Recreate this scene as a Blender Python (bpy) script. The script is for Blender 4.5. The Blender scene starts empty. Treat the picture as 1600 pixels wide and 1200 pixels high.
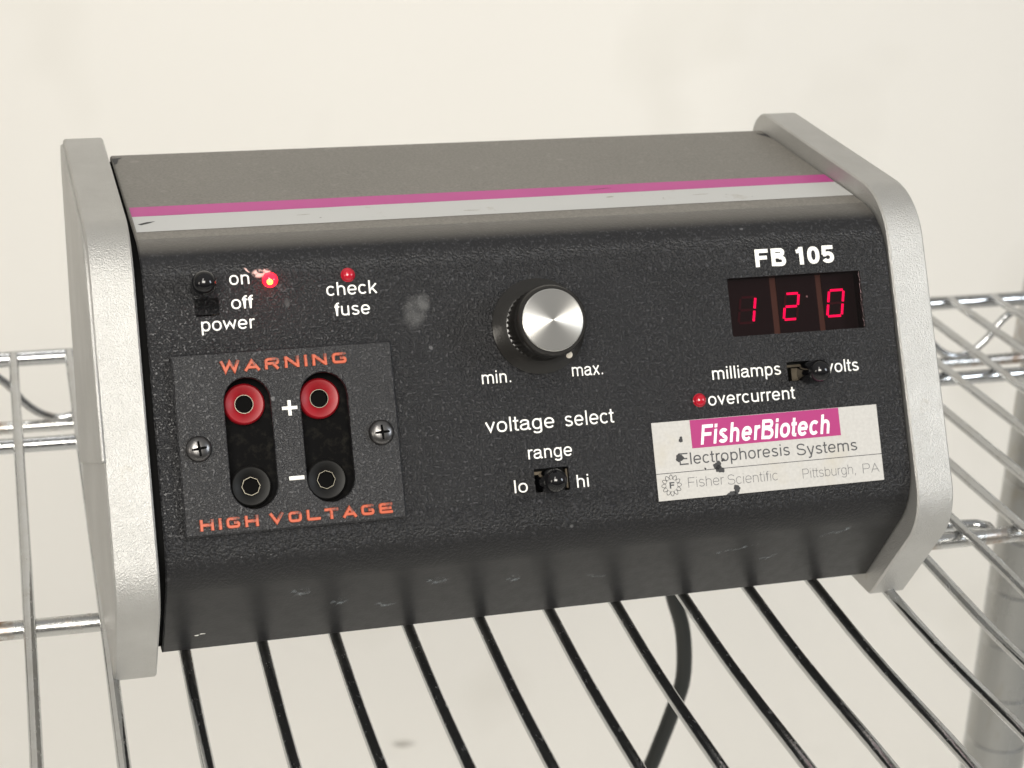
import bpy, bmesh, math, random
from mathutils import Matrix, Vector
from mathutils.geometry import tessellate_polygon
random.seed(7)
PI = math.pi
scene = bpy.context.scene
COL = scene.collection

# ------------------------------------------------------------------ camera
cam = bpy.data.cameras.new('camera')
cam.sensor_fit = 'HORIZONTAL'; cam.sensor_width = 36.0; cam.lens = 64.52
cam.clip_start = 0.01; cam.clip_end = 50
cam.dof.use_dof = True; cam.dof.focus_distance = 0.60; cam.dof.aperture_fstop = 20.0
cam_ob = bpy.data.objects.new('camera', cam); COL.objects.link(cam_ob)
cam_ob.matrix_world = Matrix(((0.9592, 0.0735, -0.2729, -0.0461), (-0.2803, 0.3709, -0.8854, -0.4683),
                              (0.0361, 0.9258, 0.3764, 0.2967), (0, 0, 0, 1)))
scene.camera = cam_ob
# ------------------------------------------------------------------ light
world = bpy.data.worlds.new("World"); scene.world = world; world.use_nodes = True
bg = world.node_tree.nodes['Background']
wt = world.node_tree
w_tc = wt.nodes.new('ShaderNodeTexCoord'); w_sp = wt.nodes.new('ShaderNodeSeparateXYZ'); w_rp = wt.nodes.new('ShaderNodeValToRGB')
wt.links.new(w_tc.outputs['Generated'], w_sp.inputs[0]); w_mr = wt.nodes.new('ShaderNodeMapRange')
w_mr.inputs['From Min'].default_value = -1; wt.links.new(w_sp.outputs['Z'], w_mr.inputs['Value']); wt.links.new(w_mr.outputs[0], w_rp.inputs[0])
we = w_rp.color_ramp.elements; we[0].position = .40; we[0].color = (.10, .095, .09, 1); we[1].position = .95; we[1].color = (.52, .515, .50, 1)
e = we.new(.60); e.color = (.36, .345, .32, 1)
wt.links.new(w_rp.outputs[0], bg.inputs[0]); bg.inputs[1].default_value = 0.85

def area(name, loc, target, sx, sy, power, color, roll=0):
    l = bpy.data.lights.new(name, 'AREA'); l.shape = 'RECTANGLE'; l.size = sx; l.size_y = sy
    l.energy = power; l.color = color
    o = bpy.data.objects.new(name, l); COL.objects.link(o)
    d = (Vector(target) - Vector(loc)).normalized()
    o.matrix_world = Matrix.Translation(loc) @ d.to_track_quat('-Z', 'Y').to_matrix().to_4x4() @ Matrix.Rotation(roll, 4, 'Z')
    return o
area('ceiling_lamp', (-0.42, -1.05, 1.50), (0.1, 0.05, 0.05), 0.26, 0.8, 7, (1.0, 0.955, 0.88))
area('front_lamp', (-0.32, -1.52, 0.98), (0.05, 0.05, 0.05), 0.85, 0.6, 34, (1.0, 0.955, 0.865))
area('right_lamp', (2.0, -1.25, 0.85), (0.25, 0.05, 0.05), 0.5, 0.8, 17, (0.86, 0.93, 1.0))  # cool lamp from the right
area('side_lamp', (-1.7, -1.1, 0.55), (0.1, 0.05, 0.05), 0.35, 0.7, 5.5, (1.0, 0.93, 0.82))
wl = area('wall_fill', (0.80, 0.72, 1.60), (0.87, 1.12, -1.30), 2.0, 0.25, 5.6, (1.0, 0.985, 0.95))  # added fill to brighten the wall, no fixture of the room
wl.data.spread = math.radians(60)
scene.view_settings.view_transform = 'Standard'; scene.view_settings.look = 'None'
scene.view_settings.exposure = 0.0; scene.view_settings.gamma = 1.0
scene.view_settings.use_curve_mapping = False

# ------------------------------------------------------------------ materials
MATS = {}
class NT:
    def __init__(s, m):
        s.m = m; m.use_nodes = True; s.t = m.node_tree; s.n = s.t.nodes; s.l = s.t.links
        s.b = s.n['Principled BSDF']; s.out = s.n['Material Output']
    def add(s, kind, **kw):
        nd = s.n.new(kind)
        for k, v in kw.items():
            if k.startswith('i_'):
                nd.inputs[k[2:].replace('_', ' ')].default_value = v
            else: setattr(nd, k, v)
        return nd
    def link(s, a, b): s.l.new(a, b)
    def coord(s, scale=None):
        tc = s.add('ShaderNodeTexCoord'); o = tc.outputs['Object']
        if scale:
            mp = s.add('ShaderNodeMapping'); mp.inputs['Scale'].default_value = scale
            s.link(o, mp.inputs['Vector']); o = mp.outputs['Vector']
        return o
    def noise(s, scale, detail=3, rough=.5, vec=None):
        nd = s.add('ShaderNodeTexNoise'); nd.inputs['Scale'].default_value = scale
        nd.inputs['Detail'].default_value = detail; nd.inputs['Roughness'].default_value = rough
        s.link(vec or s.coord(), nd.inputs['Vector']); return nd.outputs['Fac']
    def ramp(s, fac, stops):
        r = s.add('ShaderNodeValToRGB'); e = r.color_ramp.elements
        while len(e) < len(stops): e.new(.5)
        for q, (p, c) in zip(e, stops):
            q.position = p; q.color = (c, c, c, 1) if not hasattr(c, '__len__') else (*c, 1)
        s.link(fac, r.inputs['Fac']); return r.outputs['Color']
    def mix(s, fac, a, b, mode='MIX'):
        m = s.add('ShaderNodeMix', data_type='RGBA', blend_type=mode)
        for sock, v in ((m.inputs[0], fac), (m.inputs[6], a), (m.inputs[7], b)):
            if hasattr(v, 'links'): s.link(v, sock)
            elif hasattr(v, '__len__'): sock.default_value = (*v, 1)
            else: sock.default_value = v
        return m.outputs[2]
    def bump(s, h, strength, dist, normal=None):
        b = s.add('ShaderNodeBump'); b.inputs['Strength'].default_value = strength
        b.inputs['Distance'].default_value = dist; s.link(h, b.inputs['Height'])
        if normal: s.link(normal, b.inputs['Normal'])
        s.link(b.outputs['Normal'], s.b.inputs['Normal']); return b.outputs['Normal']
    def base(s, v):
        if hasattr(v, 'links'): s.link(v, s.b.inputs['Base Color'])
        else: s.b.inputs['Base Color'].default_value = (*v, 1)
    def rough(s, v):
        if hasattr(v, 'links'): s.link(v, s.b.inputs['Roughness'])
        else: s.b.inputs['Roughness'].default_value = v
    def metal(s, v): s.b.inputs['Metallic'].default_value = v
def mat(name):
    m = bpy.data.materials.new(name); MATS[name] = m; return NT(m)

# black textured paint: leather grain on the panel, finer on the bends
def black_paint(name, grain, base, rough, scale=900, strength=.55):
    t = mat(name)
    n1 = t.noise(26, 4, .6); n2 = t.noise(240, 3, .6)
    c = t.mix(t.ramp(n1, [(.35, 0), (.75, 1)]), base, tuple(x * 1.25 + .003 for x in base))
    speck = t.ramp(t.noise(520, 2, .5), [(.70, 0), (.76, 1)])
    c = t.mix(speck, c, tuple(x * 2.2 + .012 for x in base))
    sparkle_fleck = t.ramp(t.noise(210, 1, .4), [(.785, 0), (.82, 1)])
    c = t.mix(sparkle_fleck, c, (.13, .13, .135))  # sparse bright flecks of painted sparkle
    g = t.noise(scale, 2.5, .55)
    c = t.mix(t.ramp(g, [(.56, 0), (.70, 1)]), c, tuple(x * 3.0 + .022 * (grain > .0001) for x in base))  # paler grain peaks: sparkle of the texture painted into the colour
    t.base(c); t.rough(t.ramp(n2, [(.3, rough - .05), (.7, rough + .07)]))
    t.bump(t.ramp(g, [(.36, 0), (.62, 1)]), strength, grain)
    return t
black_paint('panel_paint', .00045, (.0085, .0086, .0102), .34, 1050, .95)
black_paint('smooth_paint', .00005, (.008, .008, .009), .36, 700, .35).b.inputs['Specular IOR Level'].default_value = .42
black_paint('plate_plastic', .00028, (.010, .010, .0118), .40, 1300, .8)
# top of the housing, lighter brown-grey than the panel
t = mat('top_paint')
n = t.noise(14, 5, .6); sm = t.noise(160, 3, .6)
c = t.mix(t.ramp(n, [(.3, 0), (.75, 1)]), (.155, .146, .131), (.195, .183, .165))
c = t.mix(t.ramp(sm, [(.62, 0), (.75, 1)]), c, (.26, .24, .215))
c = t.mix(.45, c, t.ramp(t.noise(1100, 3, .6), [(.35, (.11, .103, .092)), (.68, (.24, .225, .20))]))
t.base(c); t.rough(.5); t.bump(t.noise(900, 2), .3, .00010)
def bend_blend():  # black grain fading upward into lighter brown-grey
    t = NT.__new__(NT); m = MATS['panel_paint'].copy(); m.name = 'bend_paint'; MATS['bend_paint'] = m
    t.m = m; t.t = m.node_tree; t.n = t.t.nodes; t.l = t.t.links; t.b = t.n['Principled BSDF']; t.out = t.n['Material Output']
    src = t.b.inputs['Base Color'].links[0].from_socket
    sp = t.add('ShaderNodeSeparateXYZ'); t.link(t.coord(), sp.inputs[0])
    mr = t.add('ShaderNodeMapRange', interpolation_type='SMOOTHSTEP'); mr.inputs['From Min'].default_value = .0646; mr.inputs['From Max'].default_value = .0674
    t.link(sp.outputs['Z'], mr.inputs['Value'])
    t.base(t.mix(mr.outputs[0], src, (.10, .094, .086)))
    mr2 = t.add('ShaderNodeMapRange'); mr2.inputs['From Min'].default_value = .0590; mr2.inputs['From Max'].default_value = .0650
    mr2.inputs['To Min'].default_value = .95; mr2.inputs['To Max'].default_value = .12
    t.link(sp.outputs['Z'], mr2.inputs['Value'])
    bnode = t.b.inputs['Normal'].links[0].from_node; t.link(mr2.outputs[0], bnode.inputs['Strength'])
bend_blend()
def low_blend():
    t = NT.__new__(NT); m = MATS['panel_paint'].copy(); m.name = 'lower_bend_paint'; MATS['lower_bend_paint'] = m
    t.m = m; t.t = m.node_tree; t.n = t.t.nodes; t.l = t.t.links; t.b = t.n['Principled BSDF']; t.out = t.n['Material Output']
    src = t.b.inputs['Base Color'].links[0].from_socket
    sp = t.add('ShaderNodeSeparateXYZ'); t.link(t.coord(), sp.inputs[0])
    mr = t.add('ShaderNodeMapRange', interpolation_type='SMOOTHSTEP'); mr.inputs['From Min'].default_value = -.034; mr.inputs['From Max'].default_value = -.012
    t.link(sp.outputs['Z'], mr.inputs['Value']); t.base(t.mix(mr.outputs[0], (.009, .009, .010), src))
    mr2 = t.add('ShaderNodeMapRange'); mr2.inputs['From Min'].default_value = -.034; mr2.inputs['From Max'].default_value = -.012
    mr2.inputs['To Min'].default_value = .04; mr2.inputs['To Max'].default_value = .95
    t.link(sp.outputs['Z'], mr2.inputs['Value'])
    bnode = t.b.inputs['Normal'].links[0].from_node; t.link(mr2.outputs[0], bnode.inputs['Strength'])
    t.b.inputs['Specular IOR Level'].default_value = .40
low_blend()
# silver sand-cast paint
t = mat('silver_paint')
n = t.noise(30, 5, .65)
c = t.mix(t.ramp(n, [(.3, 0), (.7, 1)]), (.47, .465, .45), (.56, .555, .54))
d = t.ramp(t.noise(55, 5, .7), [(.66, 0), (.80, 1)])
c = t.mix(d, c, (.40, .375, .33))
t.base(c); t.metal(.75); t.rough(.43)
t.bump(t.ramp(t.noise(1900, 3, .6), [(.3, 0), (.7, 1)]), .75, .00019)
# chrome wire
t = mat('chrome')
co = t.coord()
n = t.noise(60, 5, .7); r = t.noise(14, 4, .7)
c = t.mix(t.ramp(n, [(.45, 0), (.75, 1)]), (.50, .51, .52), (.43, .425, .41))
c = t.mix(t.ramp(r, [(.66, 0), (.80, 1)]), c, (.25, .15, .08))
fl = t.ramp(t.noise(520, 4, .7, t.coord((1, .35, 1))), [(.60, 0), (.73, 1)])
c = t.mix(fl, c, (.60, .60, .59))
t.base(c); t.metal(1.0)
rr = t.mix(fl, t.ramp(t.noise(150, 4, .7), [(.35, .08), (.75, .26)]), (.65, .65, .65))
t.rough(rr); t.bump(t.noise(260, 4, .6), .25, .0005)
t = mat('rusty_chrome')
n = t.noise(45, 5, .7)
k = t.ramp(n, [(.50, 0), (.66, 1)])
c = t.mix(k, (.52, .52, .51), (.27, .155, .08)); t.base(c)
t.b.inputs['Metallic'].default_value = .95; t.rough(t.ramp(n, [(.4, .14), (.66, .5)]))
t.bump(t.noise(300, 4, .6), .25, .0005)
t = mat('post_chrome')
n = t.noise(30, 5, .7, t.coord((1, 1, .35)))
c = t.mix(t.ramp(n, [(.58, 0), (.78, 1)]), (.44, .445, .44), (.33, .28, .20)); t.base(c)
t.metal(1.0); t.rough(t.ramp(n, [(.3, .22), (.7, .36)]))
t.bump(t.noise(40, 3, .5), .12, .002)
def plain(name, col, rough=.5, metal=0, var=.12, scale=60, bump=None, spec=None, coat=0):
    t = mat(name); n = t.noise(scale, 4, .6)
    t.base(t.mix(n, tuple(x * (1 - var) for x in col), tuple(min(1, x * (1 + var)) for x in col)))
    t.rough(rough); t.metal(metal)
    if bump: t.bump(t.noise(bump[0], 3), bump[1], bump[2])
    if spec is not None: t.b.inputs['Specular IOR Level'].default_value = spec
    if coat: t.b.inputs['Coat Weight'].default_value = coat
    return t
plain('gap_black', (.003, .003, .003), .8, spec=.1)
plain('pocket_black', (.004, .004, .004), .7, spec=.2)
t = mat('grimy_well'); n = t.noise(260, 5, .7); sx = t.add('ShaderNodeSeparateXYZ'); t.link(t.coord(), sx.inputs[0])
t.base(t.mix(t.ramp(n, [(.50, 0), (.68, 1)]), (.0015, .0015, .0018), (.013, .012, .010))); t.rough(.7); t.b.inputs['Specular IOR Level'].default_value = .1
plain('white_print', (.90, .89, .85), .5, var=.06, scale=300)
plain('magenta_tape', (.43, .035, .23), .42, var=.08, scale=40)
plain('gloss_black', (.005, .005, .006), .11, var=.2)
plain('knob_black', (.014, .013, .012), .22, var=.3, scale=150, bump=(600, .15, .0003))
plain('black_jack', (.010, .010, .010), .5, var=.3, spec=.25)
plain('screw_metal', (.17, .165, .165), .30, 1, var=.25, scale=300, bump=(500, .2, .0003))
plain('rim_metal', (.20, .185, .15), .35, 1)
plain('brass_strip', (.10, .085, .065), .45, 1, var=.3, scale=400)
plain('divider_brown', (.17, .125, .085), .6)
plain('ivory_dot', (.72, .66, .56), .5)
plain('cord_rubber', (.017, .019, .018), .48)
plain('dark_mark', (.03, .03, .032), .6)
plain('grime_mark', (.25, .23, .19), .6)
plain('ink', (.055, .055, .06), .6, var=.3, scale=400)
plain('thin_ink', (.12, .12, .125), .6, var=.3, scale=400)
plain('banner_magenta', (.36, .024, .155), .45, var=.07, scale=200)
plain('banner_white', (.86, .83, .83), .5, var=.03)
t = plain('jack_red', (.30, .006, .013), .45, var=.25, scale=300)
# worn white tape
t = mat('white_tape')
n = t.noise(90, 5, .65)
c = t.mix(t.ramp(n, [(.62, 0), (.74, 1)]), (.49, .495, .49), (.38, .365, .33))
c = t.mix(t.ramp(t.noise(330, 2, .5), [(.73, 0), (.77, 1)]), c, (.20, .20, .19))
t.base(c); t.rough(.45)
t = mat('label_foil')
n = t.noise(900, 3, .6); n2 = t.noise(60, 4, .6)
c = t.mix(n, (.41, .40, .385), (.57, .555, .53)); c = t.mix(t.ramp(n2, [(.55, 0), (.8, 1)]), c, (.47, .44, .38))
t.base(c); t.rough(.5); t.metal(.1); t.bump(n, .2, .0002)
# worn orange-red raised lettering
t = mat('worn_red')
n = t.noise(260, 4, .65)
c = t.mix(t.ramp(n, [(.50, 0), (.62, 1)]), (.50, .085, .03), (.05, .022, .02))
t.base(t.mix(t.ramp(t.noise(120, 2), [(.4, 0), (.6, 1)]), c, (.45, .05, .03), 'MIX')); t.base(c); t.rough(.42)
# smudges and paint smears: irregular translucent film
def film(name, col, lo, hi, amount, scale):
    t = mat(name); t.base(col); t.rough(.6)
    tr = t.add('ShaderNodeBsdfTransparent'); mx = t.add('ShaderNodeMixShader')
    gr = t.add('ShaderNodeTexGradient', gradient_type='SPHERICAL')
    nse = t.add('ShaderNodeTexNoise'); nse.inputs['Scale'].default_value = scale; nse.inputs['Detail'].default_value = 5
    tc = t.add('ShaderNodeTexCoord')
    mp = t.add('ShaderNodeMapping'); mp.inputs['Location'].default_value = (-1, -1, 0); mp.inputs['Scale'].default_value = (2, 2, 0)
    t.link(tc.outputs['Generated'], mp.inputs['Vector']); t.link(mp.outputs['Vector'], gr.inputs['Vector'])
    t.link(tc.outputs['Object'], nse.inputs['Vector'])
    mu = t.add('ShaderNodeMath', operation='MULTIPLY'); t.link(t.ramp(gr.outputs['Fac'], [(0, 0), (.45, 1)]), mu.inputs[0])
    t.link(t.ramp(nse.outputs['Fac'], [(lo, 0), (hi, 1)]), mu.inputs[1])
    m2 = t.add('ShaderNodeMath', operation='MULTIPLY'); t.link(mu.outputs[0], m2.inputs[0]); m2.inputs[1].default_value = amount
    t.link(m2.outputs[0], mx.inputs[0]); t.link(tr.outputs[0], mx.inputs[1]); t.link(t.b.outputs[0], mx.inputs[2])
    t.link(mx.outputs[0], t.out.inputs['Surface'])
film('smudge_film', (.30, .30, .30), .10, .80, .25, 260)
film('scratch_film', (.36, .40, .43), .48, .66, .40, 420)
film('wall_scuff', (.25, .22, .18), .3, .6, .55, 60)
MATS['wall_scuff'].node_tree.nodes['Mapping'].inputs['Scale'].default_value = (2, 0, 2)
MATS['wall_scuff'].node_tree.nodes['Mapping'].inputs['Location'].default_value = (-1, 0, -1)
film('pink_paint', (.75, .50, .46), .40, .52, .95, 500)
# spun aluminium cap of the knob
t = mat('spun_aluminium')
t.base((.72, .71, .68)); t.metal(1.0); t.rough(.27)
t.b.inputs['Anisotropic'].default_value = .88
t.b.inputs['Anisotropic Rotation'].default_value = .25
tg = t.add('ShaderNodeTangent', direction_type='RADIAL', axis='Z'); t.link(tg.outputs[0], t.b.inputs['Tangent'])
# indicator lenses and display
def led(name, col, emit, strength):
    t = mat(name); t.base(col); t.rough(.12); t.b.inputs['Coat Weight'].default_value = .6
    if strength:
        t.b.inputs['Emission Color'].default_value = (*emit, 1); t.b.inputs['Emission Strength'].default_value = strength
    return t
led('red_lens', (.42, .004, .02), 0, 0)
led('lit_lens', (.8, .01, .02), (1, .003, .012), 7.0)
led('lit_core', (1, .2, .05), (1, .36, .03), 9.0)
led('segment_lit', (.3, .0, .02), (1, .0, .085), 3.0)
plain('segment_dark', (.075, .008, .018), .4)
plain('digit_module', (.002, .002, .002), .5)
t = mat('display_filter')
gl = t.add('ShaderNodeBsdfGlossy'); gl.inputs['Roughness'].default_value = .05; gl.inputs['Color'].default_value = (1, 1, 1, 1)
tr = t.add('ShaderNodeBsdfTransparent'); tr.inputs['Color'].default_value = (.70, .60, .61, 1)
fr = t.add('ShaderNodeFresnel'); fr.inputs['IOR'].default_value = 1.25
mx = t.add('ShaderNodeMixShader'); t.link(fr.outputs[0], mx.inputs[0]); t.link(tr.outputs[0], mx.inputs[1]); t.link(gl.outputs[0], mx.inputs[2])
t.link(mx.outputs[0], t.out.inputs['Surface'])
# room
t = mat('wall_paint')
n = t.noise(1.8, 3, .5); s = t.noise(5.5, 2, .5)
c = t.mix(n, (.785, .757, .712), (.83, .81, .765))
c = t.mix(t.ramp(s, [(.58, 0), (.80, 1)]), c, (.74, .715, .665))
t.base(c); t.rough(.75); t.bump(t.noise(300, 3), .1, .0004)
t = mat('floor_paint')
t.base(t.mix(t.noise(3, 4, .6), (.72, .705, .67), (.78, .765, .73))); t.rough(.5)

# ------------------------------------------------------------------ mesh helpers
WM = {}
def empty(name, M, label=None, category=None):
    o = bpy.data.objects.new(name, None); o.empty_display_size = .02; COL.objects.link(o)
    o.matrix_world = M; WM[o] = M
    if label: o['label'] = label; o['category'] = category
    return o
def mk(name, geo, material, parent=None, M=None, smooth=None, label=None, kind=None):
    me = bpy.data.meshes.new(name)
    if isinstance(geo, bpy.types.Mesh): me = geo
    else:
        me.from_pydata([tuple(v) for v in geo[0]], [], geo[1])
        bm = bmesh.new(); bm.from_mesh(me); bmesh.ops.recalc_face_normals(bm, faces=bm.faces) if smooth != 'keep' else None
        bm.to_mesh(me); bm.free()
    if smooth and smooth != 'keep':
        me.polygons.foreach_set('use_smooth', [True] * len(me.polygons)); me.set_sharp_from_angle(angle=math.radians(smooth))
    if not me.materials: me.materials.append(MATS[material])
    o = bpy.data.objects.new(name, me); COL.objects.link(o)
    M = M or Matrix.Identity(4); WM[o] = M
    if parent:
        o.parent = parent; o.matrix_local = WM[parent].inverted() @ M
    else: o.matrix_world = M
    if label: o['label'] = label
    if kind: o['kind'] = kind
    return o
def T(x, y, z): return Matrix.Translation((x, y, z))
def merge(*gs):
    V = []; F = []
    for v, f in gs:
        k = len(V); V += [tuple(a) for a in v]; F += [tuple(i + k for i in q) for q in f]
    return V, F
def shift(g, x, y, z): return [(a + x, b + y, c + z) for a, b, c in g[0]], g[1]
def box(x0, x1, y0, y1, z0, z1):
    v = [(x, y, z) for z in (z0, z1) for y in (y0, y1) for x in (x0, x1)]
    return v, [(0, 2, 3, 1), (4, 5, 7, 6), (0, 1, 5, 4), (2, 6, 7, 3), (0, 4, 6, 2), (1, 3, 7, 5)]
def lathe(prof, n=32, cap0=True, cap1=True):
    V = []; F = []
    for r, z in prof:
        for i in range(n):
            a = 2 * PI * i / n; V.append((r * math.cos(a), r * math.sin(a), z))
    for j in range(len(prof) - 1):
        for i in range(n):
            a, b = j * n + i, j * n + (i + 1) % n; F.append((a, b, b + n, a + n))
    if cap0: F.append(tuple(range(n))[::-1])
    if cap1: F.append(tuple((len(prof) - 1) * n + i for i in range(n)))
    return V, F
def tube(path, r, n=10, cap='round'):
    P = [Vector(p) for p in path]; V = []; F = []
    up = Vector((0, 0, 1))
    d0 = (P[1] - P[0]).normalized()
    if abs(d0.dot(up)) > .95: up = Vector((1, 0, 0))
    rings = []
    for i, p in enumerate(P):
        d = ((P[min(i + 1, len(P) - 1)] - P[max(i - 1, 0)])).normalized()
        s = d.cross(up).normalized(); u = s.cross(d).normalized(); up = u
        rings.append((p, s, u, r, d))
    if cap == 'round':
        p, s, u, _, d = rings[0]; q, s2, u2, _, d2 = rings[-1]
        pre = [(p - d * r * .95, s, u, r * .35, d), (p - d * r * .6, s, u, r * .8, d)]
        post = [(q + d2 * r * .6, s2, u2, r * .8, d2), (q + d2 * r * .95, s2, u2, r * .35, d2)]
        rings = pre + rings + post
    for p, s, u, rr, d in rings:
        for k in range(n):
            a = 2 * PI * k / n; V.append(tuple(p + s * rr * math.cos(a) + u * rr * math.sin(a)))
    for j in range(len(rings) - 1):
        for k in range(n):
            a, b = j * n + k, j * n + (k + 1) % n; F.append((a, b, b + n, a + n))
    F.append(tuple(range(n))[::-1]); F.append(tuple((len(rings) - 1) * n + k for k in range(n)))
    return V, F
def fillet(pts, radii, seg=10):
    out = []; n = len(pts)
    for i in range(n):
        p = Vector(pts[i]); a = Vector(pts[i - 1]) - p; b = Vector(pts[(i + 1) % n]) - p; r = radii[i]
        if r <= 0: out.append(tuple(p)); continue
        a.normalize(); b.normalize(); ang = a.angle(b); tl = r / math.tan(ang / 2)
        bis = (a + b).normalized(); c = p + bis * (r / math.sin(ang / 2))
        s = p + a * tl; e = p + b * tl
        v0 = s - c; v1 = e - c; a0 = math.atan2(v0.y, v0.x); a1 = math.atan2(v1.y, v1.x); da = (a1 - a0 + PI) % (2 * PI) - PI
        m = max(2, int(seg))
        for k in range(m + 1):
            q = a0 + da * k / m; out.append((c.x + r * math.cos(q), c.y + r * math.sin(q)))
    return out
def inset(poly, d):
    n = len(poly); area2 = sum(poly[i][0] * poly[(i + 1) % n][1] - poly[(i + 1) % n][0] * poly[i][1] for i in range(n))
    s = 1 if area2 > 0 else -1; out = []
    for i in range(n):
        p = Vector(poly[i]); a = (p - Vector(poly[i - 1])).normalized(); b = (Vector(poly[(i + 1) % n]) - p).normalized()
        na = Vector((-a.y, a.x)) * s; nb = Vector((-b.y, b.x)) * s; m = (na + nb)
        m = m / max(.3, m.length_squared) * 2; q = p + m * d; out.append((q.x, q.y))
    return out
def plate(outer, holes, z0, z1, bevel=0, wall_bottom=True, back=True, hole_bevel=0):
    """Flat plate in xy between z0 and z1 with holes; bevelled top edge."""
    V = []; F = []
    top = inset(outer, bevel) if bevel else outer
    htop = [inset(h, -hole_bevel) if hole_bevel else h for h in holes]
    loops = [[Vector((x, y, 0)) for x, y in top]] + [[Vector((x, y, 0)) for x, y in h] for h in htop]
    flat = [p for l in loops for p in l]
    V = [(p.x, p.y, z1) for p in flat]; F = [tuple(t) for t in tessellate_polygon(loops)]
    def wall(a, za, b, zb):
        k = len(V); n = len(a)
        V.extend([(x, y, za) for x, y in a]); V.extend([(x, y, zb) for x, y in b])
        F.extend([(k + i, k + (i + 1) % n, k + n + (i + 1) % n, k + n + i) for i in range(n)])
    if bevel: wall(top, z1, outer, z1 - bevel); wall(outer, z1 - bevel, outer, z0)
    else: wall(outer, z1, outer, z0)
    for h, ht in zip(holes, htop):
        if hole_bevel: wall(ht, z1, h, z1 - hole_bevel); wall(h, z1 - hole_bevel, h, z0)
        else: wall(h, z1, h, z0)
    return V, F
def rect(x0, x1, y0, y1, r=0, seg=4):
    p = [(x0, y0), (x1, y0), (x1, y1), (x0, y1)]
    return fillet(p, [r] * 4, seg) if r else p
def circle(cx, cy, r, n=24): return [(cx + r * math.cos(2 * PI * i / n), cy + r * math.sin(2 * PI * i / n)) for i in range(n)]
def slot(cx, y0, y1, r, n=12):
    return [(cx + r * math.cos(a), y1 - r + r * math.sin(a)) for a in [PI * i / n for i in range(n + 1)]] + \
           [(cx + r * math.cos(a), y0 + r + r * math.sin(a)) for a in [PI + PI * i / n for i in range(n + 1)]]
def ribbon(pl, w, z, depth=0, closed=False, bev=0):
    """Stroke of width w along a polyline with mitred joins, optionally raised."""
    P = [Vector(p) for p in pl]; n = len(P); L = []; R = []
    for i in range(n):
        if closed: a = P[i] - P[i - 1]; b = P[(i + 1) % n] - P[i]
        else: a = P[i] - P[max(i - 1, 0)] if i else P[1] - P[0]; b = P[min(i + 1, n - 1)] - P[i] if i < n - 1 else P[-1] - P[-2]
        a.normalize(); b.normalize(); m = Vector((-a.y - b.y, a.x + b.x))
        if m.length < .3: m = Vector((-a.y, a.x)) * 2
        m = m * (2 / m.length_squared) * .5
        L.append(P[i] + m * w); R.append(P[i] - m * w)
    V = []; F = []
    c = range(n) if closed else range(n - 1)
    if not depth:
        V = [(p.x, p.y, z) for p in L] + [(p.x, p.y, z) for p in R]
        F = [(n + i, n + (i + 1) % n, (i + 1) % n, i) for i in c]
        return V, F
    f = 1 - bev
    rows = [[(p, z) for p in L], [(p * f + q * (1 - f), z + depth) for p, q in zip(L, R)], [(q * f + p * (1 - f), z + depth) for p, q in zip(L, R)], [(q, z) for q in R]]
    for r in rows: V += [(p.x, p.y, zz) for p, zz in r]
    for j in range(3): F += [(j * n + i, j * n + (i + 1) % n, (j + 1) * n + (i + 1) % n, (j + 1) * n + i) for i in c]
    if not closed: F += [(0, n, 2 * n, 3 * n), (n - 1, 4 * n - 1, 3 * n - 1, 2 * n - 1)]
    return V, F
def el(cx, cy, rx, ry, a0, a1, n=None, e=2.25):
    n = n or max(4, int(abs(a1 - a0) / 15)); out = []
    for i in range(n + 1):
        a = math.radians(a0 + (a1 - a0) * i / n); c, s = math.cos(a), math.sin(a)
        out.append((cx + rx * math.copysign(abs(c) ** (2 / e), c), cy + ry * math.copysign(abs(s) ** (2 / e), s)))
    return out

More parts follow.
